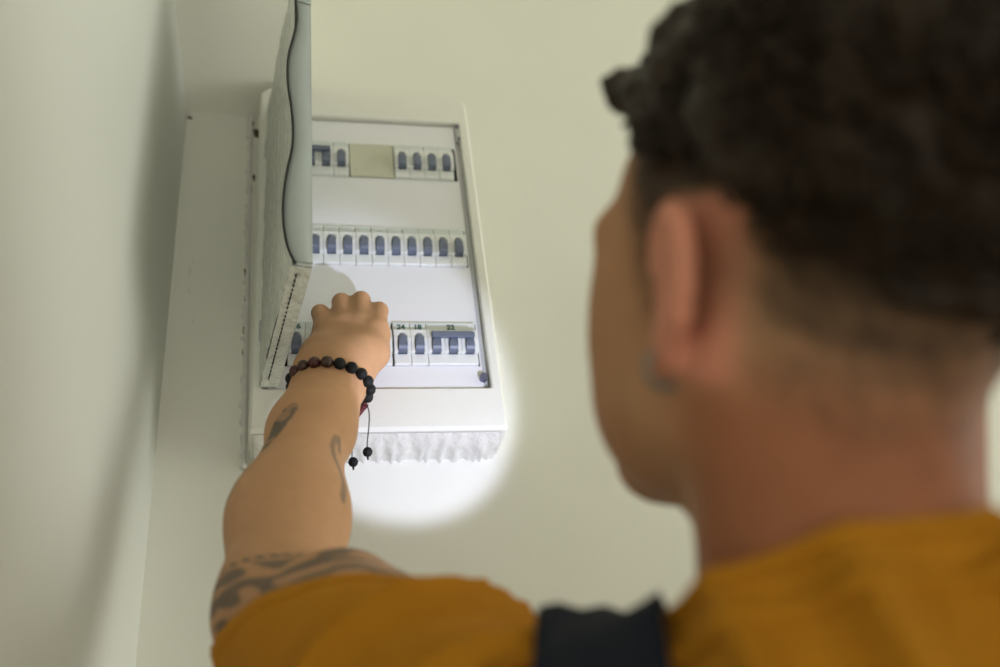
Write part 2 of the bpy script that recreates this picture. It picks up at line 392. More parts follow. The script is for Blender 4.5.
BM_ = {k_: breaker_body(k_) for k_ in (1, 2, 3)}; LB_ = {k_: label_mesh(k_) for k_ in (1, 2, 3)}; PK_ = pocket_mesh(); TG_ = toggle_mesh()
def bar_mesh(npole):
    bm = bmesh.new(); w = MOD * (npole - 1) + .0098
    lp = [(-w / 2, -.0105, .0275), (-w / 2, -.0178, .0255), (-w / 2, -.0182, .0315), (-w / 2, -.0150, .0345), (-w / 2, -.0105, .0340)]
    add_prism(bm, lp, (w, 0, 0)); bmesh.ops.bevel(bm, geom=list(bm.edges), offset=.0007, segments=1, affect='EDGES')
    return bm_mesh('tie_bar', bm, M['toggle'])
BAR = {k_: bar_mesh(k_) for k_ in (2, 3)}
def text_mesh(txt, size):
    c = bpy.data.curves.new('txt', 'FONT'); c.body = txt; c.size = size; c.align_x = 'CENTER'; c.extrude = .0002; c.offset = .00022
    o = bpy.data.objects.new('txt', c); COL.objects.link(o); dg = bpy.context.evaluated_depsgraph_get()
    me = bpy.data.meshes.new_from_object(o.evaluated_get(dg)); bpy.data.objects.remove(o); bpy.data.curves.remove(c)
    me.materials.clear(); me.materials.append(M['ink']); me.name = 'marking'; return me
def breaker(x, row, npole, label, group, txt=None):
    t = empty('circuit_breaker', (x, YC + .0005, ROWB[row])); tag(t, label, 'breaker', group)
    link('body', BM_[npole], t); link('label_strip', LB_[npole], t)
    for p in range(npole):
        c = (p - (npole - 1) / 2) * MOD
        link('pocket', PK_, t, (c, 0, 0)); link('toggle', TG_, t, (c, 0, 0))
    if npole > 1: link('tie_bar', BAR[npole], t)
    if txt:
        o = link('marking', text_mesh(txt, .0086), t, (0, -.0048, .0428)); o.rotation_euler = (math.pi / 2, 0, 0)
    return t
# module k counts from the right end of a row
RX = .1888
def mx_(row, k_, n=1, right=None): return (RX if right is None else right) - MOD * (k_ + n / 2)
R1 = .1856
ordn = ['rightmost', 'second', 'third', 'fourth', 'fifth', 'sixth', 'seventh', 'eighth', 'ninth', 'tenth', 'eleventh', 'twelfth']
for k_ in range(4):
    lab = 'single grey-toggle breaker at the right end of the top row' if k_ == 0 else 'single grey-toggle breaker, %s from the right end of the top row' % ordn[k_]
    breaker(mx_(0, k_, 1, R1), 0, 1, lab, 'breakers in the top row')
blank = empty('blanking_plate', (mx_(0, 4, 3, R1), YC + .0005, ROWB[0])); tag(blank, 'plain beige blanking plate between breakers in the top row', 'blanking plate')
bm = bmesh.new(); w = MOD * 3 - .0006; add_box(bm, -w / 2, w / 2, -.0030, .004, .0008, .0525, .0012, 2); link('plate', bm_mesh('plate', bm, M['blank']), blank)
bm = bmesh.new(); add_prism(bm, [(-w / 2 + .007 + .0012 * math.cos(a), -.0037, .010 + .0012 * math.sin(a)) for a in np.linspace(0, 2 * math.pi, 9)[:-1]], (0, .001, 0)); link('rivet', bm_mesh('rivet', bm, M['rim']), blank)
breaker(mx_(0, 7.05, 1, R1), 0, 1, 'single breaker just left of the beige blanking plate in the top row', 'breakers in the top row')
breaker(mx_(0, 8.05, 2, R1), 0, 2, 'double breaker with joined toggle in top row beside the open door', 'breakers in the top row')
for k_ in range(12):
    if k_ < 10: lab = 'grey-toggle breaker at the right end of the middle row' if k_ == 0 else 'grey-toggle breaker, %s from the right end of the middle row' % ordn[k_]
    else: lab = 'middle-row breaker hidden behind the open door, %s from the right' % ordn[k_]
    breaker(mx_(1, k_), 1, 1, lab, 'breakers in the middle row')
breaker(mx_(2, 0, 3), 2, 3, 'triple breaker with joined blue-grey toggle bar at right end of bottom row', 'breakers in the bottom row', '22')
breaker(mx_(2, 3), 2, 1, 'single breaker marked 18 beside the triple breaker in bottom row', 'breakers in the bottom row', '18')
breaker(mx_(2, 4), 2, 1, 'single breaker marked 24 in bottom row, second left of triple breaker', 'breakers in the bottom row', '24')
breaker(mx_(2, 5.1), 2, 1, 'bottom-row breaker half hidden by the right side of the hand', 'breakers in the bottom row')
for j_, k_ in enumerate((6.1, 7.1, 8.1, 9.1)):
    breaker(mx_(2, k_), 2, 1, 'bottom-row breaker covered by the reaching hand, %s from the index finger side' % ['first', 'second', 'third', 'fourth'][j_], 'breakers in the bottom row')
breaker(mx_(2, 10.1), 2, 1, 'bottom-row breaker showing between the door and the hand', 'breakers in the bottom row', '16')
#PERSON
# ------------------------------------------------------------------ signed-distance modelling
def rcone(a, b_, ra, rb):
    a = np.array(a, float); b_ = np.array(b_, float); ba = b_ - a; L2 = ba @ ba + 1e-12
    def fn(p):
        pa = p - a; t = np.clip(pa @ ba / L2, 0, 1); return np.linalg.norm(pa - t[:, None] * ba, axis=1) - (ra + (rb - ra) * t)
    return fn
def ellip(c, r, B=None):
    c = np.array(c, float); r = np.array(r, float)
    def fn(p):
        q = p - c
        if B is not None: q = q @ B
        k0 = np.linalg.norm(q / r, axis=1); k1 = np.linalg.norm(q / (r * r), axis=1) + 1e-9; return k0 * (k0 - 1) / k1
    return fn
class Field:
    def __init__(s): s.p = []; s.disp = None; s.amp = 0.0; s.cuts = []
    def add(s, fn, k=.01, op='u'): s.p.append((fn, k, op)); return s
    def ev(s, p, sel=None):
        d = np.full(len(p), .3)
        for i, (fn, k, op) in enumerate(s.p):
            if sel is not None and not sel[i]: continue
            e = fn(p)
            if op == 'u':
                h = np.maximum(k - np.abs(d - e), 0) / k; d = np.minimum(d, e) - h * h * k * .25
            else:
                e = -e; h = np.maximum(k - np.abs(d - e), 0) / k; d = np.maximum(d, e) + h * h * k * .25
        if s.disp is not None: d = d + s.disp(p)
        for fn, k in s.cuts:
            e = fn(p)
            if k: h = np.maximum(k - np.abs(d - e), 0) / k; d = np.maximum(d, e) + h * h * k * .25
            else: d = np.maximum(d, e)
        return d
def polygonise(fld, lo, hi, h, n=16):
    lo = np.array(lo, float); bs = h * n; nb = np.ceil((np.array(hi) - lo) / bs).astype(int)
    g = np.stack(np.meshgrid(*[np.arange(k) for k in nb], indexing='ij'), -1).reshape(-1, 3)
    cen = lo + (g + .5) * bs; diag = bs * math.sqrt(3) / 2
    pd = np.stack([fn(cen) for fn, k, op in fld.p]); mar = np.array([k for _, k, _ in fld.p])
    d = fld.ev(cen); act = np.abs(d) < diag * 1.5 + fld.amp + .012
    near = pd < (diag * 1.35 + .012 + mar[:, None] * 1.5)
    isu = np.array([op == 'u' for _, _, op in fld.p])
    G = nb * n + 4; V = []; ID = []; Q = []
    ax = np.arange(n + 1); base = np.stack(np.meshgrid(ax, ax, ax, indexing='ij'), -1).reshape(-1, 3)
    offs = np.array([(i, j, k) for i in (0, 1) for j in (0, 1) for k in (0, 1)])
    edges = [(a, b_) for a in range(8) for b_ in range(a + 1, 8) if np.abs(offs[a] - offs[b_]).sum() == 1]
    def cid(c): return ((c[:, 0] + 1) * G[1] + c[:, 1] + 1) * G[2] + c[:, 2] + 1
    for bi in np.nonzero(act)[0]:
        sel = near[:, bi]
        if not sel.any(): continue
        o = g[bi] * n; val = fld.ev(lo + (o + base) * h, sel).reshape(n + 1, n + 1, n + 1)
        sg = val < 0
        if sg.all() or not sg.any(): continue
        cnt = sum(sg[a:a + n, b_:b_ + n, c:c + n].astype(int) for a, b_, c in offs)
        cells = np.argwhere((cnt > 0) & (cnt < 8))
        if len(cells):
            cv = np.stack([val[cells[:, 0] + a, cells[:, 1] + b_, cells[:, 2] + c] for a, b_, c in offs], 1)
            acc = np.zeros((len(cells), 3)); num = np.zeros(len(cells))
            for a, b_ in edges:
                va, vb = cv[:, a], cv[:, b_]; mk = (va < 0) != (vb < 0); t = np.where(mk, va / np.where(mk, va - vb, 1), 0)
                acc += mk[:, None] * (offs[a] + t[:, None] * (offs[b_] - offs[a])); num += mk
            V.append(lo + (o + cells + acc / num[:, None]) * h); ID.append(cid(cells + o))
        for axis in range(3):
            s0 = [slice(0, n)] * 3; s1 = [slice(0, n)] * 3; s1[axis] = slice(1, n + 1)
            A = sg[tuple(s0)]; e = np.argwhere(A != sg[tuple(s1)])
            if not len(e): continue
            fl = A[e[:, 0], e[:, 1], e[:, 2]]; e = e + o; u, w = [(1, 2), (2, 0), (0, 1)][axis]
            du = np.zeros(3, int); du[u] = 1; dw = np.zeros(3, int); dw[w] = 1
            q = np.stack([cid(e - du - dw), cid(e - dw), cid(e), cid(e - du)], 1); q[~fl] = q[~fl][:, ::-1]; Q.append(q)
    V = np.concatenate(V); ID = np.concatenate(ID); Q = np.concatenate(Q)
    od = np.argsort(ID); ids = ID[od]; ix = np.clip(np.searchsorted(ids, Q), 0, len(ids) - 1); ok = (ids[ix] == Q).all(1)
    return V, od[ix[ok]]
def np_mesh(name, V, Q, material, smooth=True, pig=None):
    me = bpy.data.meshes.new(name); k = Q.shape[1]
    me.vertices.add(len(V)); me.vertices.foreach_set('co', np.ascontiguousarray(V, np.float32).ravel())
    me.loops.add(Q.size); me.loops.foreach_set('vertex_index', np.ascontiguousarray(Q, np.int32).ravel())
    me.polygons.add(len(Q)); me.polygons.foreach_set('loop_start', np.arange(0, Q.size, k, dtype=np.int32))
    me.polygons.foreach_set('loop_total', np.full(len(Q), k, np.int32)); me.polygons.foreach_set('use_smooth', np.full(len(Q), smooth))
    me.update(calc_edges=True); me.validate(); me.materials.append(material)
    if pig is not None:
        a = me.attributes.new('pigment', 'FLOAT_COLOR', 'POINT'); c = np.ones((len(V), 4), np.float32); c[:, :3] = pig; a.data.foreach_set('color', c.ravel())
    return me
def sstep(a, b_, x): t = np.clip((x - a) / (b_ - a), 0, 1); return t * t * (3 - 2 * t)
_nd = rng.normal(size=(14, 3)); _nd /= np.linalg.norm(_nd, axis=1)[:, None]; _np = rng.random(14) * 6.28
def snoise(p, scale): return sum(np.sin((p @ _nd[i]) * scale * (1 + .13 * i) + _np[i] + 1.3 * np.sin((p @ _nd[(i + 5) % 14]) * scale * .7 + i)) for i in range(7)) / 3.2
def unit(x): x = np.array(x, float); return x / np.linalg.norm(x)

# ------------------------------------------------------------------ pose (metres, room space)
# head frame
hF = unit(D((-.42, -.05, .90))); hU = D((.09, -1, .05)); hU = unit(hU - hU @ hF * hF); hR = np.cross(hF, hU); hL = -hR
EAR = P(660, 284, .372)
HC = EAR - hL * .080
HB = np.stack([hL, hF, hU], 1)
def hd(l, f_, u): return HC + HB @ np.array([l, f_, u])
def hdv(l, f_, u): return HB @ np.array([l, f_, u])
C7 = P(872, 655, .342)
bL = np.array([-.906, .423, 0]); bF = np.array([.423, .906, 0]); bZ = np.array([0, 0, 1.])
BB = np.stack([bL, bF, bZ], 1)
def bd(l, f_, z): return C7 + BB @ np.array([l, f_, z])
SHL = P(540, 800, .405); ELB = P(281, 606, .64); WR = P(331, 376, .868)
SHR = bd(-.175, .03, -.035); ELR = np.array([.47, .37, 1.235]); WRR = np.array([.355, .445, 1.478])
TORCH = np.array([.262, .500, 1.572]); TAIM = W(412, 398, .83)
tA = unit(TAIM - TORCH)

body = Field()
# torso (under the clothes)
body.add(ellip(bd(0, .09, -.20), (.160, .100, .215), BB), .03).add(ellip(bd(0, .085, -.42), (.145, .095, .20), BB), .06).add(ellip(bd(0, .075, -.58), (.155, .105, .13), BB), .06)
body.add(rcone(bd(0, .035, -.03), SHL + [0, 0, -.01], .052, .050), .04).add(rcone(bd(0, .035, -.03), SHR, .052, .050), .04)
# neck
body.add(rcone(hd(.012, -.030, -.035), bd(.016, .035, -.04), .0465, .053), .025)
body.add(rcone(hd(0, .020, -.05), bd(.010, .075, -.05), .042, .043), .03)
for s_ in (-1, 1): body.add(rcone(hd(s_ * .055, -.02, -.03), bd(s_ * .02, .11, -.06), .018, .014), .03)
# head
body.add(ellip(hd(0, -.012, .048), (.0745, .0965, .086), HB), .03)
body.add(ellip(hd(0, .045, -.004), (.0665, .0540, .082), HB), .03)
body.add(ellip(hd(0, .040, .045), (.0670, .055, .055), HB), .02)
for s_ in (-1, 1):
    body.add(rcone(hd(s_ * .053, .012, -.046), hd(s_ * .020, .078, -.080), .0195, .0165), .025)
    body.add(ellip(hd(s_ * .046, .045, -.040), (.022, .035, .035), HB), .02)
    body.add(ellip(hd(s_ * .047, .060, -.014), (.019, .020, .020), HB), .02)      # cheekbone
    body.add(rcone(hd(s_ * .060, .073, .027), hd(s_ * .020, .094, .027), .0078, .0082), .014)   # brow
    body.add(ellip(hd(s_ * .030, .100, .010), (.012, .011, .010), HB), .010, 's')
    body.add(ellip(hd(s_ * .054, .064, .006), (.0135, .016, .019), HB), .014)  # eye socket
    body.add(ellip(hd(s_ * .032, .083, .010), (.0135, .0125, .0115), HB), .003)
body.add(rcone(hd(0, .098, .018), hd(0, .117, -.022), .007, .010), .010)           # nose
for s_ in (-1, 1): body.add(ellip(hd(s_ * .011, .106, -.025), (.007, .009, .007), HB), .006)
body.add(rcone(hd(-.018, .093, -.052), hd(.018, .093, -.052), .0065, .0065), .008)
body.add(rcone(hd(-.016, .091, -.063), hd(.016, .091, -.063), .0070, .0070), .006)
body.add(rcone(hd(-.022, .102, -.0575), hd(.022, .102, -.0575), .0016, .0016), .002, 's')
body.add(ellip(hd(0, .082, -.080), (.022, .017, .016), HB), .018)
# ears
for s_ in (1, -1):
    eo = unit(hdv(s_ * .31, -.95, .02)); eu = unit(hdv(s_ * .12, -.10, 1)); eu = unit(eu - eu @ eo * eo); en = np.cross(eo, eu); EB = np.stack([eo, eu, en], 1)
    ec = hd(s_ * .0790, -.002, -.001)
    body.add(ellip(ec + eo * .006, (.0150, .0235, .0048), EB), .008)
    rim = [ec + eo * (.006 + .0165 * math.cos(a)) + eu * (.003 + .0245 * math.sin(a)) for a in np.radians([165, 140, 115, 90, 65, 40, 15, -10, -35, -60])]
    for a, c in zip(rim, rim[1:]): body.add(rcone(a, c, .0042, .0042), .004)
    LOBE = ec + eo * .003 - eu * .0255
    body.add(ellip(LOBE + eu * .003, (.0085, .0100, .0045), EB), .006)
    out = unit(hdv(s_, .4, 0)); body.add(ellip(ec + eo * .002 + out * .008 - eu * .004, (.0090, .0120, .0070), EB), .004, 's')
    body.add(rcone(ec + eo * .013 + eu * .016 + out * .0065, ec + eo * .015 - eu * .006 + out * .0065, .0032, .0032), .003, 's')
    if s_ == 1: LOBE_L, EO_L, EU_L, EN_L = LOBE, eo, eu, en
# left arm
body.add(rcone(SHL, SHL + (ELB - SHL) * .55, .052, .045), .03).add(rcone(SHL + (ELB - SHL) * .5, ELB, .045, .0380), .03)
body.add(rcone(P(346, 607, .588), SHL + (ELB - SHL) * .45, .034, .042), .025)
fd = unit(WR - ELB); fS = D((1, 0, 0)); fS = unit(fS - fS @ fd * fd); fN = np.cross(fS, fd)
if fN @ (CAM - WR) < 0: fN = -fN
body.add(rcone(ELB - fd * .012 + fN * .002, ELB + fd * .085 - fS * .008, .040, .0390), .02)
body.add(rcone(ELB + fd * .085 - fS * .009, ELB + fd * .19 - fS * .007, .0390, .0300), .03)
for s_ in (-.0085, .0085): body.add(rcone(ELB + fd * .19 + fS * (s_ - .006), WR + fS * s_ - fN * .002, .0265, .0225), .02)
# left hand, back of the hand to the camera, fingers hooked over a toggle
mcp = [P(376, 330, .925), P(360, 324, .932), P(343, 324, .932), P(325, 330, .925)]
pip = [P(379, 311, .956), P(361, 300.5, .964), P(341, 302, .963), P(320, 313, .951)]
dip = [P(378, 326, .970), P(360, 319, .975), P(341, 320, .974), P(322, 328, .964)]
tip = [P(374, 340, .962), P(358, 339, .964), P(343, 339, .963), P(328, 341, .957)]
rm = [(.0102, .0090, .0080, .0070), (.0104, .0092, .0082, .0072), (.0100, .0088, .0078, .0068), (.0096, .0084, .0072, .0062)]
body.add(rcone(WR - fN * .003 - fS * .010, WR + unit(mcp[2] - WR) * .03 - fS * .012, .0205, .020), .02)
body.add(rcone(WR - fN * .003 + fS * .010, WR + unit(mcp[1] - WR) * .03 + fS * .012, .0205, .020), .02)
for i in range(4):
    w0 = WR + fS * (.013, .005, -.006, -.015)[i] + fd * .012 - fN * .002
    body.add(rcone(w0, mcp[i] - fN * .002, .0165, .0112), .012)
for i in range(3): body.add(rcone((mcp[i] + mcp[i + 1]) / 2 - fN * .008, WR + fd * .02, .0105, .015), .010)
for i in range(4):
    ch = [mcp[i], pip[i], dip[i], tip[i]]; rr = rm[i]
    for j in range(3): body.add(rcone(ch[j], ch[j + 1], rr[j], rr[j + 1]), .008 if j == 0 else .0025)
th = [WR + fS * .012 + fd * .014 - fN * .006, P(372, 353, .905), P(372, 342, .938), P(364, 341, .955)]
body.add(rcone(th[0], th[1], .0175, .0140), .016).add(rcone(th[1], th[2], .0128, .0105), .008).add(rcone(th[2], th[3], .0105, .0085), .004)
body.add(rcone(th[1], mcp[0] - fN * .010, .011, .010), .012)
# right arm and the hand that holds the torch
body.add(rcone(SHR, ELR, .055, .043), .03).add(rcone(ELR, ELR + (WRR - ELR) * .35, .042, .043), .02).add(rcone(ELR + (WRR - ELR) * .35, WRR, .043, .027), .02)
tc_ = TORCH - tA * .075                          # grip centre on the torch
pn = unit(tc_ - WRR - (tc_ - WRR) @ tA * tA)     # from the wrist side to the torch
sd = np.cross(tA, pn)
pc = tc_ - pn * .030
body.add(rcone(WRR, pc - tA * .020, .024, .016), .02).add(rcone(WRR, pc + tA * .022, .024, .016), .02).add(rcone(pc - tA * .026, pc + tA * .026, .014, .014), .01)
for i in range(4):
    b0 = tc_ + tA * (.030 - .020 * i); r_ = (.0092, .0094, .0090, .0080)[i]; rad = .0225
    pts_ = [b0 - pn * .030 + sd * .004] + [b0 + rad * (math.cos(a) * -pn + math.sin(a) * sd) for a in np.radians([55, 110, 165, 205])]
    for a, c in zip(pts_, pts_[1:]): body.add(rcone(a, c, r_, r_ * .96), .003)
tb = [pc + tA * .012 - sd * .006, tc_ + tA * .030 - pn * .018 - sd * .020, tc_ + tA * .046 - sd * .0235, tc_ + tA * .060 + pn * .006 - sd * .023]
for a, c, r1_, r2_ in zip(tb, tb[1:], (.014, .0115, .0100), (.0115, .0100, .0085)): body.add(rcone(a, c, r1_, r2_), .006)
bcut = bd(0, 0, -.60)[2]
body.cuts.append((lambda p: bcut - p[:, 2], 0))
V, Q = polygonise(body, (-.09, .12, bcut - .02), (.62, .90, 2.06), .0021)

# pigment: complexion, neck tan with painted shade, ears, stubble fade, tattoos
hp = (V - HC) @ HB; l, f_, u = hp.T
inhead = sstep(.20, .17, np.linalg.norm(hp - [0, 0, .02], axis=1))
SKIN = np.array([.47, .262, .138]); col = np.tile(SKIN, (len(V), 1))
red = np.array([.62, .235, .155]); neck_tan_shade = np.array([.29, .092, .041])
earw = sstep(.060, .074, np.abs(l)) * sstep(.040, .030, np.abs(u)) * sstep(-.045, -.03, f_) * sstep(.02, .008, f_) * inhead
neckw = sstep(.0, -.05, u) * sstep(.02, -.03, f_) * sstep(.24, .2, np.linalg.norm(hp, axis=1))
col = col + (neck_tan_shade - col) * (neckw * .8)[:, None]; col = col + (red - col) * (earw * .8)[:, None]  # neck: tan, with the shade on its back painted into the pigment
face = inhead * sstep(-.01, .03, f_); col = col * (1 - .20 * face[:, None] * np.array([.6, 1.0, 1.2]))
# stubble fade on the scalp: line of hair by distance to front/back of the ear
line = np.interp(f_, [-.11, -.07, -.045, -.028, -.018, .012, .030, .050, .075, .11], [-.062, -.056, -.042, -.020, -.012, -.036, -.018, .035, .075, .095])
nz_ = .004 * snoise(V, 190) + .005 * snoise(V, 420)
fade = sstep(-.010, .062, u - line + nz_) * inhead * (1 - earw)
HAIRC = np.array([.030, .017, .009]); col = col + (HAIRC - col) * (fade * .95)[:, None]
lips = sstep(.022, .016, np.abs(l)) * sstep(.012, .008, np.abs(u + .0575)) * sstep(.09, .095, f_) * inhead
col = col + (np.array([.42, .16, .13]) - col) * (.6 * lips)[:, None]
brow = sstep(.007, .004, np.abs(u - .032 - .002 * snoise(V, 500))) * sstep(.075, .08, f_ + .25 * np.maximum(np.abs(l) - .03, 0)) * sstep(.010, .016, np.abs(l)) * sstep(.06, .054, np.abs(l)) * inhead
col = col + (HAIRC - col) * (.85 * brow)[:, None]
# tattoos, worked out in arm coordinates (along the arm, around the arm)
INK = np.array([.075, .082, .078])
def seg_d(X, pts):
    d = np.full(len(X), 9.)
    for a, c in zip(pts, pts[1:]):
        a = np.array(a); c = np.array(c); ba = c - a; t = np.clip((X - a) @ ba / (ba @ ba), 0, 1); d = np.minimum(d, np.linalg.norm(X - a - t[:, None] * ba, axis=1))
    return d
rel = V - ELB; sa = rel @ fd; xs_ = rel @ fS; ns_ = rel @ fN; ang = np.arctan2(xs_, ns_) * .042
onarm = (sa > -.03) & (np.linalg.norm(rel - sa[:, None] * fd, axis=1) < .07) & (sa < .30)
X = np.stack([ang, sa], 1)
ink = np.zeros(len(V))
d1 = seg_d(X, [(-.020, .178), (-.030, .166), (-.036, .142), (-.043, .112), (-.052, .085)]); wd = .0058 + .0028 * np.sin(sa * 90)
ink = np.maximum(ink, sstep(wd + .0018, wd, d1) * (.75 + .25 * np.sign(snoise(V, 260))))
d2 = seg_d(X, [(.044, .146), (.040, .156), (.033, .154), (.030, .142), (.034, .128), (.040, .116), (.044, .100), (.043, .082)])
ink = np.maximum(ink, .72 * sstep(.0050, .0028, d2))
ink = ink * onarm
# upper-arm band above the sleeve
ua = unit(ELB - SHL); rel = V - ELB; su = -(rel @ ua); pu = rel + su[:, None] * ua
uS = fS - fS @ ua * ua; uS = unit(uS); uN = np.cross(ua, uS); uN = uN if uN @ (CAM - ELB) > 0 else -uN
an = np.arctan2(pu @ uS, pu @ uN)
uparm = (su > -.03) & (su < .2) & (np.linalg.norm(pu, axis=1) < .075) & (sa < .09)
aa = an * .045
_c0, _c1, _c2 = P(388, 588, .545), P(318, 583, .553), P(258, 664, .596)
_n = unit(np.cross(_c1 - _c0, _c2 - _c0)); _n = _n if _n @ ua > 0 else -_n
dc = (V - _c1) @ _n + .016
pat = np.zeros(len(V))
pat = np.maximum(pat, sstep(.0022, .001, np.abs(dc - .064 - .003 * np.sin(aa * 60))) * (np.sin(aa * 900) > -.6))
pat = np.maximum(pat, .9 * sstep(-.25, .2, snoise(np.stack([aa, dc, aa * 0], 1), 230)) * sstep(-.01, .004, dc) * sstep(.060, .054, dc))
pat = np.maximum(pat, sstep(.0045, .002, np.abs(dc - .034 + .08 * aa - .003 * np.sin(aa * 130))) * .9)
ink = np.maximum(ink, pat * uparm * sstep(-1.9, -1.5, an) * sstep(1.9, 1.5, an))
col = col + (INK - col) * (.82 * ink)[:, None]

person = empty('person', (C7[0] + .06, C7[1] + .09, 0))
tag(person, 'person in mustard T-shirt and navy dungarees reaching up to the fuse box', 'person')
PPI = Matrix.Translation(-Vector(person.location))
def pl(name, me, parent=None, label=None):
    o = link(name, me, parent or person)
    if parent is None: o.matrix_parent_inverse = PPI
    if label: o['label'] = label
    return o
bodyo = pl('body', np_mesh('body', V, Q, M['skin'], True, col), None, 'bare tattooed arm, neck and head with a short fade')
for s_ in (-1, 1):
    bm = bmesh.new(); bmesh.ops.create_uvsphere(bm, u_segments=16, v_segments=10, radius=.0118, matrix=Matrix.Translation(Vector(hd(s_ * .032, .0845, .010)))); e_ = pl('eye', bm_mesh('eye', bm, M['eye'], True), bodyo)
    bm = bmesh.new(); bmesh.ops.create_uvsphere(bm, u_segments=12, v_segments=8, radius=.0055, matrix=Matrix.Translation(Vector(hd(s_ * .032, .0920, .011)))); pl('iris', bm_mesh('iris', bm, M['iris'], True), bodyo)
# fingernails of the reaching hand
for i in range(4):
    t_ = unit(tip[i] - dip[i]); o_ = unit((tip[i] - pip[i]) - (tip[i] - pip[i]) @ t_ * t_); nb = np.cross(t_, o_); rr = rm[i][3]
    loop = [tip[i] + t_ * (.002 + .0045 * math.cos(a)) + nb * .0042 * math.sin(a) + o_ * (rr - .0006 * abs(math.sin(a))) for a in np.linspace(0, 2 * math.pi, 13)[:-1]]
    bm = bmesh.new(); add_prism(bm, loop, o_ * .0006); pl('fingernail', bm_mesh('fingernail', bm, M['bead_brown'] if False else M['eye']), bodyo)

# ------------------------------------------------------------------ T-shirt
shirt = Field(); OFF = .010
shirt.add(ellip(bd(0, .09, -.20), (.172, .112, .228), BB), .03).add(ellip(bd(0, .085, -.42), (.165, .115, .21), BB), .06).add(ellip(bd(0, .08, -.56), (.17, .12, .16), BB), .06)
shirt.add(rcone(bd(0, .030, -.045), SHL + [0, 0, -.020], .056, .050), .035).add(rcone(bd(0, .030, -.045), SHR, .056, .058), .035)
shirt.add(rcone(SHL, SHL + (ELB - SHL) * .98, .061, .0560), .03)
shirt.add(rcone(P(346, 607, .588), SHL + (ELB - SHL) * .45, .043, .050), .025)
shirt.add(rcone(SHR, SHR + (ELR - SHR) * .62, .066, .060), .03)
cn0 = hd(0, -.030, -.035); cn1 = bd(0, .035, -.04); cax = unit(cn1 - cn0)
ZK = 1.508                                   # height of the collar's edge
COLL = cn0 + cax * ((ZK - cn0[2]) / cax[2]) + bL * .010
shirt.add(rcone(COLL + bZ * .01, COLL - bZ * .06 + bF * .01, .0600, .0740), .012)
shirt.add(rcone(COLL - bZ * .050 + bL * .025, SHL + [0, 0, -.008], .055, .048), .030).add(rcone(COLL - bZ * .075 - bL * .02, SHR + [0, 0, .000], .054, .054), .030)
_c0, _c1, _c2 = P(388, 588, .545), P(318, 583, .553), P(258, 664, .596)
cuffn = unit(np.cross(_c1 - _c0, _c2 - _c0)); cuffn = cuffn if cuffn @ ua > 0 else -cuffn
cuffp = _c1 - ua * .016; cuffp2 = SHR + (ELR - SHR) * .55
def crease(x): return 1 - 2 * np.abs(np.sin(x)) ** .8
def ashirt(p):
    d = .0025 * snoise(p, 26) + .0012 * snoise(p, 60)
    q = p - SHL; s_ = q @ ua; th_ = np.arctan2((q - s_[:, None] * ua) @ uS, (q - s_[:, None] * ua) @ uN)
    d = d - .0115 * np.maximum(crease(s_ * 34 + .9 * th_ + .9 * snoise(p, 16)), -.4) * sstep(-.04, .03, s_) * sstep(.175, .10, s_) * sstep(.30, .2, np.linalg.norm(q, axis=1)) + .003 * sstep(-.04, .05, s_) * 0
    qb = (p - C7) @ BB
    d = d - .0095 * crease(qb[:, 0] * 62 - qb[:, 2] * 26 + 1.1 * snoise(p, 13)) * sstep(.04, -.03, qb[:, 1]) * sstep(.045, .010, qb[:, 2]) * sstep(.17, .1, np.abs(qb[:, 0]))
    return d
shirt.disp = ashirt; shirt.amp = .020
rU = unit(ELR - SHR)
shirt.cuts.append((lambda p: np.where(np.linalg.norm(p - ELB, axis=1) < .24, (p - cuffp) @ cuffn, -1), .004))
shirt.cuts.append((lambda p: np.where(np.linalg.norm(p - ELR, axis=1) < .20, (p - cuffp2) @ rU, -1), .004))
ctilt = unit(bZ + bF * .04)
def ccut(p):
    q = p - COLL; rad = np.linalg.norm(q - (q @ cax)[:, None] * cax, axis=1); e = (p - COLL) @ ctilt
    return np.where(rad < .088, e, np.minimum(e, -.02 + 0 * e))
shirt.cuts.append((ccut, .006))
hem = bd(0, 0, -.63)[2]; shirt.cuts.append((lambda p: hem - p[:, 2], 0))
V, Q = polygonise(shirt, (-.09, .10, hem - .02), (.66, .80, 1.68), .0036)
sh = pl('tshirt', np_mesh('tshirt', V, Q, M['shirt']), None, 'mustard-yellow cotton T-shirt')
# collar rib and cuff hem as raised bands
def band(c, ax, rad, r_, name, parent, e2=1.0):
    a0 = unit(np.cross(ax, [.3, .2, 1.])); a1 = np.cross(ax, a0)
    pts_ = []
    for a in np.linspace(0, 2 * math.pi, 49):
        q0 = c + rad * 2 * (math.cos(a) * a0 + math.sin(a) * a1); dr = unit(c - q0); lo_, hi_ = 0, rad * 2
        ts = np.linspace(0, rad * 2, 160); dd = shirt.ev(q0 + ts[:, None] * dr); k = np.argmax(dd < .0002); pts_.append(q0 + ts[k] * dr if (dd < .0002).any() else c - dr * rad)
    v, f = tube(pts_, r_, 8); return pl(name, pydata(name, v, f, M['shirt'], True), parent)
band(COLL - bZ * .004, ctilt, .075, .0036, 'collar_edge', sh)
band(COLL - bZ * .022, ctilt, .085, .0036, 'collar_seam', sh)
_ct = SHL + ua * (((cuffp - SHL) @ cuffn) / (ua @ cuffn))
band(_ct - ua * .018, cuffn, .065, .0013, 'cuff_seam', sh)

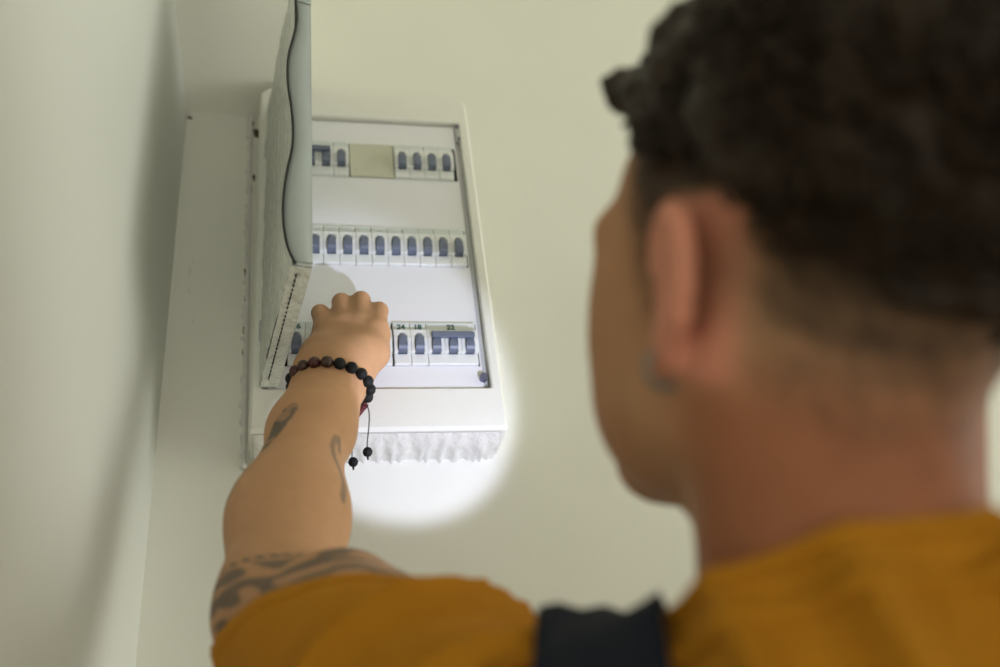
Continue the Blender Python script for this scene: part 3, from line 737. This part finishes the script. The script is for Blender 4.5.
# ------------------------------------------------------------------ dungarees
dun = Field()
hipL, hipR = bd(.09, .07, -.62), bd(-.09, .07, -.62); hipL[2] = hipR[2] = .86
kL, kR = bd(.12, .11, 0), bd(-.11, .08, 0); kL[2] = kR[2] = .47
aL, aR = bd(.13, .08, 0), bd(-.12, .05, 0); aL[2] = aR[2] = .10
pel = bd(0, .078, 0); pel[2] = .90
dun.add(ellip(pel, (.180, .130, .15), BB), .03).add(ellip(pel + [0, 0, .12], (.178, .126, .14), BB), .05)
for h_, k_, a_ in ((hipL, kL, aL), (hipR, kR, aR)): dun.add(rcone(h_, k_, .095, .072), .04).add(rcone(k_, a_, .072, .062), .03)
dun.disp = lambda p: .003 * snoise(p, 30); dun.amp = .006
dun.cuts.append((lambda p: p[:, 2] - 1.08, .005)); dun.cuts.append((lambda p: .07 - p[:, 2], .004))
V, Q = polygonise(dun, (-.10, .08, .04), (.62, .72, 1.14), .007)
du = pl('dungarees', np_mesh('dungarees', V, Q, M['navy']), None, 'navy work dungarees with shoulder straps')
def drape(name, lat, angs, half, thick, cz=-.10, cf=.06, nacross=7, lift=.0065):
    """a strip of cloth laid over the shirt: columns across, rows round the shoulder"""
    rows = []
    for a in angs:
        row = []
        for j in range(nacross):
            l_ = (lat(a) if callable(lat) else lat) + half * (1 - 2 * j / (nacross - 1))
            c = bd(l_, cf, cz); dr = bF * math.cos(a) + bZ * math.sin(a); ts = np.linspace(.45, 0, 300); dd = shirt.ev(c + ts[:, None] * dr)
            k = np.argmax(dd < lift); row.append((ts[k], dr, c))
        rows.append(row)
    T = np.array([[q[0] for q in r_] for r_ in rows])
    for _ in range(3): T[1:-1] = np.maximum(T[1:-1], (T[:-2] + T[2:]) / 2 * .5 + T[1:-1] * .5)
    vt = [q[2] + q[1] * T[i, j] for i, r_ in enumerate(rows) for j, q in enumerate(r_)]
    vo = [q[2] + q[1] * (T[i, j] + thick) for i, r_ in enumerate(rows) for j, q in enumerate(r_)]
    n0 = len(vt); f = []; nr = len(rows); na = nacross
    for i in range(nr - 1):
        for j in range(na - 1):
            q = (i * na + j, i * na + j + 1, (i + 1) * na + j + 1, (i + 1) * na + j); f.append(q[::-1]); f.append(tuple(x + n0 for x in q))
        for j in (0, na - 1): f.append((i * na + j, (i + 1) * na + j, (i + 1) * na + j + n0, i * na + j + n0))
    for i in (0, nr - 1):
        for j in range(na - 1): f.append((i * na + j, i * na + j + 1, i * na + j + 1 + n0, i * na + j + n0))
    return pl(name, pydata(name, vt + vo, f, M['navy'], True), du)
drape('strap', .096, np.radians(np.linspace(-25, 205, 60)), .027, .004)
drape('strap', -.096, np.radians(np.linspace(-25, 205, 60)), .027, .004)
drape('bib', 0, np.radians(np.linspace(-70, -12, 26)), .125, .004, cz=-.10, nacross=17)
drape('back_panel', 0, np.radians(np.linspace(197, 250, 26)), .120, .004, cz=-.10, nacross=17)
for k_, a_ in ((kL, aL), (kR, aR)):
    sf = Field(); toe = a_ + bF * .16; toe[2] = .035; heel = a_ - bF * .03; heel[2] = .04
    sf.add(rcone(heel, toe, .040, .034), .02).add(rcone(a_ + [0, 0, -.03], a_ + [0, 0, .02], .046, .046), .03).add(ellip(toe + bF * .03, (.042, .055, .032), BB), .02)
    sf.cuts.append((lambda p: .022 - p[:, 2], .004))
    V, Q = polygonise(sf, np.minimum(heel, toe) - [.1, .1, .06], np.maximum(heel, toe) + [.1, .1, .16], .006); so = pl('shoe', np_mesh('shoe', V, Q, M['shoe']))
    bm = bmesh.new(); lp = []
    for a in np.linspace(0, 2 * math.pi, 25)[:-1]:
        ct = (heel + toe + bF * .03) / 2; lp.append((*(ct + bF * .145 * math.cos(a) + bL * (.046 + .006 * math.cos(a)) * math.sin(a))[:2], 0.0))
    add_prism(bm, lp, (0, 0, .026)); pl('sole', bm_mesh('sole', bm, M['sole']), so)

# ------------------------------------------------------------------ hair
hair = Field()
hair.add(ellip(hd(0, -.014, .056), (.0800, .1010, .092), HB), .03)
hair.add(ellip(hd(0, .030, .092), (.066, .058, .050), HB), .03)
hair.add(ellip(hd(.046, .076, .086), (.017, .017, .017), HB), .012).add(ellip(hd(.020, .086, .100), (.018, .014, .016), HB), .012).add(ellip(hd(-.020, .084, .096), (.018, .014, .016), HB), .012)
def hdisp(p):
    return .0050 * snoise(p, 75) + .0030 * snoise(p, 170) + .0016 * snoise(p, 360)
hair.disp = hdisp; hair.amp = .014
def hcut(p):
    q = (p - HC) @ HB
    ln = np.interp(q[:, 1], [-.12, -.09, -.05, -.02, .02, .05, .075, .10], [-.024, -.020, .012, .044, .046, .058, .078, .090])
    return (ln - q[:, 2] + .007 * snoise(p, 130)) * .8
hair.cuts.append((hcut, .02))
V, Q = polygonise(hair, HC - .16, HC + .19, .0026)
ho = pl('hair', np_mesh('hair', V, Q, M['hair']), None, 'dark brown curly hair, longer on top')
# curls over the crown
v_all = []; f_all = []; cnt = 0
r = np.random.default_rng(21)
while cnt < 3000:
    dl = r.normal(size=3); dl /= np.linalg.norm(dl)
    if dl[2] < -.5: continue
    q = np.array([0, -.014, .056]) + dl * np.array([.080, .101, .092])
    ln = np.interp(q[1], [-.12, -.09, -.05, -.02, .02, .05, .075, .10], [-.024, -.020, .012, .044, .046, .058, .078, .090])
    if q[2] < ln + .004: continue
    cnt += 1
    nrm = unit(dl / np.array([.080, .101, .092])); tg = r.normal(size=3); tg += np.array([0, .5, -.2]); tg = unit(tg - tg @ nrm * nrm); bt = np.cross(nrm, tg)
    turns = r.uniform(.6, 1.5); rad = r.uniform(.002, .0046); ln_ = r.uniform(.008, .022); lift = r.uniform(.000, .007)
    t = np.linspace(0, 1, 12); ph = r.random() * 6.28
    loc = q + nrm * (-.003 + lift * np.sin(np.pi * t * .8))[:, None] + tg * (ln_ * (t - .3))[:, None] + (rad * np.cos(ph + 6.28 * turns * t))[:, None] * bt + (rad * np.sin(ph + 6.28 * turns * t))[:, None] * nrm
    wv, wf = tube(HC + loc @ HB.T, np.interp(t, [0, .6, 1], [.0011, .0010, .0003]), 4)
    o_ = len(v_all); v_all += list(wv); f_all += [tuple(x + o_ for x in g_) for g_ in wf]
co = pl('curls', pydata('curls', v_all, f_all, M['hair'], True), ho); co['kind'] = 'stuff'
# a few loose curls over the forehead
v_all = []; f_all = []
for k_ in range(60):
    q = np.array([r.uniform(-.050, .060), r.uniform(.066, .084), r.uniform(.078, .110)]); t = np.linspace(0, 1, 14); ph = r.random() * 6.28; rad = r.uniform(.0014, .0028)
    dr = unit([r.normal() * .8, .5 + .3 * r.normal(), .3 + .6 * r.normal()]); a_ = unit(np.cross(dr, [.2, .1, 1])); b2 = np.cross(dr, a_); turns = r.uniform(.8, 1.6)
    loc = q + dr * (r.uniform(.012, .028) * (t - .4))[:, None] + (rad * np.cos(ph + 6.28 * turns * t))[:, None] * a_ + (rad * np.sin(ph + 6.28 * turns * t))[:, None] * b2
    wv, wf = tube(HC + loc @ HB.T, np.interp(t, [0, .6, 1], [.0032, .0028, .0010]), 6)
    o_ = len(v_all); v_all += list(wv); f_all += [tuple(x + o_ for x in g_) for g_ in wf]
co = pl('forelock', pydata('forelock', v_all, f_all, M['hair'], True), ho); co['kind'] = 'stuff'

# ------------------------------------------------------------------ earring, bracelet, torch
er = LOBE_L - EU_L * .0055
bm = bmesh.new(); _hx = D((1, 0, .15)); _hx = unit(_hx - _hx @ EU_L * EU_L); pts_ = [er + .0072 * (math.cos(a) * _hx + math.sin(a) * EU_L) for a in np.linspace(0, 2 * math.pi, 33)]
v, f = tube(pts_, .0017, 8); eo_ = link('hoop_earring', pydata('hoop_earring', v, f, M['metal'], True)); bm.free()
tag(eo_, 'small grey metal hoop earring in the left ear lobe', 'earring')

br = empty('bead_bracelet', WR - fN * .03); tag(br, 'black and red-brown bead bracelet with hanging cord ends around the wrist', 'bracelet')
BPI = Matrix.Translation(-Vector(br.location))
def bl(name, me, parent=None):
    o = link(name, me, parent or br)
    if parent is None: o.matrix_parent_inverse = BPI
    return o
bC = P(330.5, 386, .858); bX = unit(fS + .10 * fd * 0 - .16 * fN); bN = unit(fN - .25 * fd); bN = unit(bN - bN @ bX * bX)
def bead_pos(a): return bC + bX * .0348 * math.cos(a) + bN * .0320 * math.sin(a)
ths = np.linspace(0, 2 * math.pi, 721); pp = np.array([bead_pos(a) for a in ths]); cl = np.concatenate([[0], np.cumsum(np.linalg.norm(np.diff(pp, axis=0), axis=1))])
NB = 19; start = np.interp(-.30, ths - 2 * math.pi, cl)
bm = bmesh.new(); bmesh.ops.create_icosphere(bm, subdivisions=2, radius=.0057)
for v_ in bm.verts: v_.co *= 1 + .02 * random.uniform(-1, 1)
bead_b = bm_mesh('bead', bm, M['bead_black'], True)
def bead_mesh(mm):
    me = bead_b.copy(); me.materials.clear(); me.materials.append(mm); return me
bead_r, bead_n = bead_mesh(M['bead_red']), bead_mesh(M['bead_brown'])
for k_ in range(NB):
    a = np.interp((start + cl[-1] * k_ / NB) % cl[-1], cl, ths); kind = {6: bead_n, 7: bead_r, 8: bead_n, 9: bead_r}.get(k_, bead_b)
    o = bl('bead', kind); o.location = Vector(bead_pos(a))
v, f = tube(list(pp[::10]) + [pp[0]], .0011, 6); bl('elastic_cord', pydata('elastic_cord', v, f, M['cord'], True))
K0 = P(366.5, 404, .852); K1 = P(357, 415.5, .850)
def helix(a, c, rad, turns, n_=60, ph=0):
    a = np.array(a); c = np.array(c); d_ = unit(c - a); e1 = unit(np.cross(d_, [0, .3, 1.])); e2 = np.cross(d_, e1); t = np.linspace(0, 1, n_)
    return a + (c - a) * t[:, None] + rad * (np.cos(ph + 6.28 * turns * t)[:, None] * e1 + np.sin(ph + 6.28 * turns * t)[:, None] * e2)
v, f = tube(helix(K0, K1, .0016, 5), .0010, 6); kn = bl('sliding_knot', pydata('sliding_knot', v, f, M['cord_red'], True))
v, f = tube(helix(K0, K1, .0017, 5, ph=3.1), .0011, 6); bl('knot_wrap', pydata('knot_wrap', v, f, M['cord'], True), kn)
for pts_ in ([(366.5, 404, .850), (369, 412, .848), (369, 425, .848), (367.5, 440, .849), (367, 448, .849)], [(357, 415, .849), (354, 425, .846), (352.5, 440, .845), (352, 458, .845)]):
    c_ = catmull([P(*q) for q in pts_], 6); v, f = tube(c_, .0006, 6); cd_ = bl('cord_end', pydata('cord_end', v, f, M['cord'], True))
    e_ = P(pts_[-1][0] + (.6 if pts_[-1][0] > 360 else 1.2), pts_[-1][1] + 4, pts_[-1][2])
    o = bl('end_bead', bead_b, cd_); o.location = Vector(e_); o.scale = (.80, .80, .80)
    v, f = tube([e_ + [0, 0, -.002], e_ + [0, 0, -.0075]], [.0016, .0008], 6); bl('end_knot', pydata('end_knot', v, f, M['cord'], True), cd_)

torch = empty('torch', TORCH - tA * .13); tag(torch, 'small black torch in the right hand lighting the fuse box', 'torch')
TPI = Matrix.Translation(-Vector(torch.location))
def lathe_along(o0, ax, prof, seg=20):
    a0 = unit(np.cross(ax, [.3, .2, 1.])); a1 = np.cross(ax, a0); v = []; f = []
    for s_, r_ in prof:
        for i in range(seg): a = 2 * math.pi * i / seg; v.append(o0 + ax * s_ + r_ * (math.cos(a) * a0 + math.sin(a) * a1))
    for i in range(len(prof) - 1):
        for j in range(seg): f.append((i * seg + j, i * seg + (j + 1) % seg, (i + 1) * seg + (j + 1) % seg, (i + 1) * seg + j))
    f.append(tuple(range(seg))[::-1]); f.append(tuple(range((len(prof) - 1) * seg, len(prof) * seg))); return v, f
o0 = TORCH - tA * .13
v, f = lathe_along(o0, tA, [(0, .0105), (.004, .0125), (.092, .0125), (.098, .0145), (.122, .0165), (.128, .0165), (.128, .0140), (.112, .010)])
o = link('barrel', pydata('barrel', v, f, M['torch']), torch); o.matrix_parent_inverse = TPI
m, nt, b = nodes('torch_led'); b.inputs['Emission Color'].default_value = (.9, .95, 1, 1); b.inputs['Emission Strength'].default_value = 6; b.inputs['Base Color'].default_value = (.9, .9, .9, 1)
v, f = lathe_along(o0, tA, [(.1125, .009), (.1135, .009)], 16); o = link('lens', pydata('lens', v, f, m), torch); o.matrix_parent_inverse = TPI
sl = bpy.data.lights.new('torch_beam', 'SPOT'); sl.energy = 6.2; sl.color = (.70, .74, 1.0); sl.spot_size = math.radians(33); sl.spot_blend = .34; sl.shadow_soft_size = .008
so_ = bpy.data.objects.new('torch_beam', sl); COL.objects.link(so_); so_.location = TORCH + tA * .003; aim(so_, TAIM)
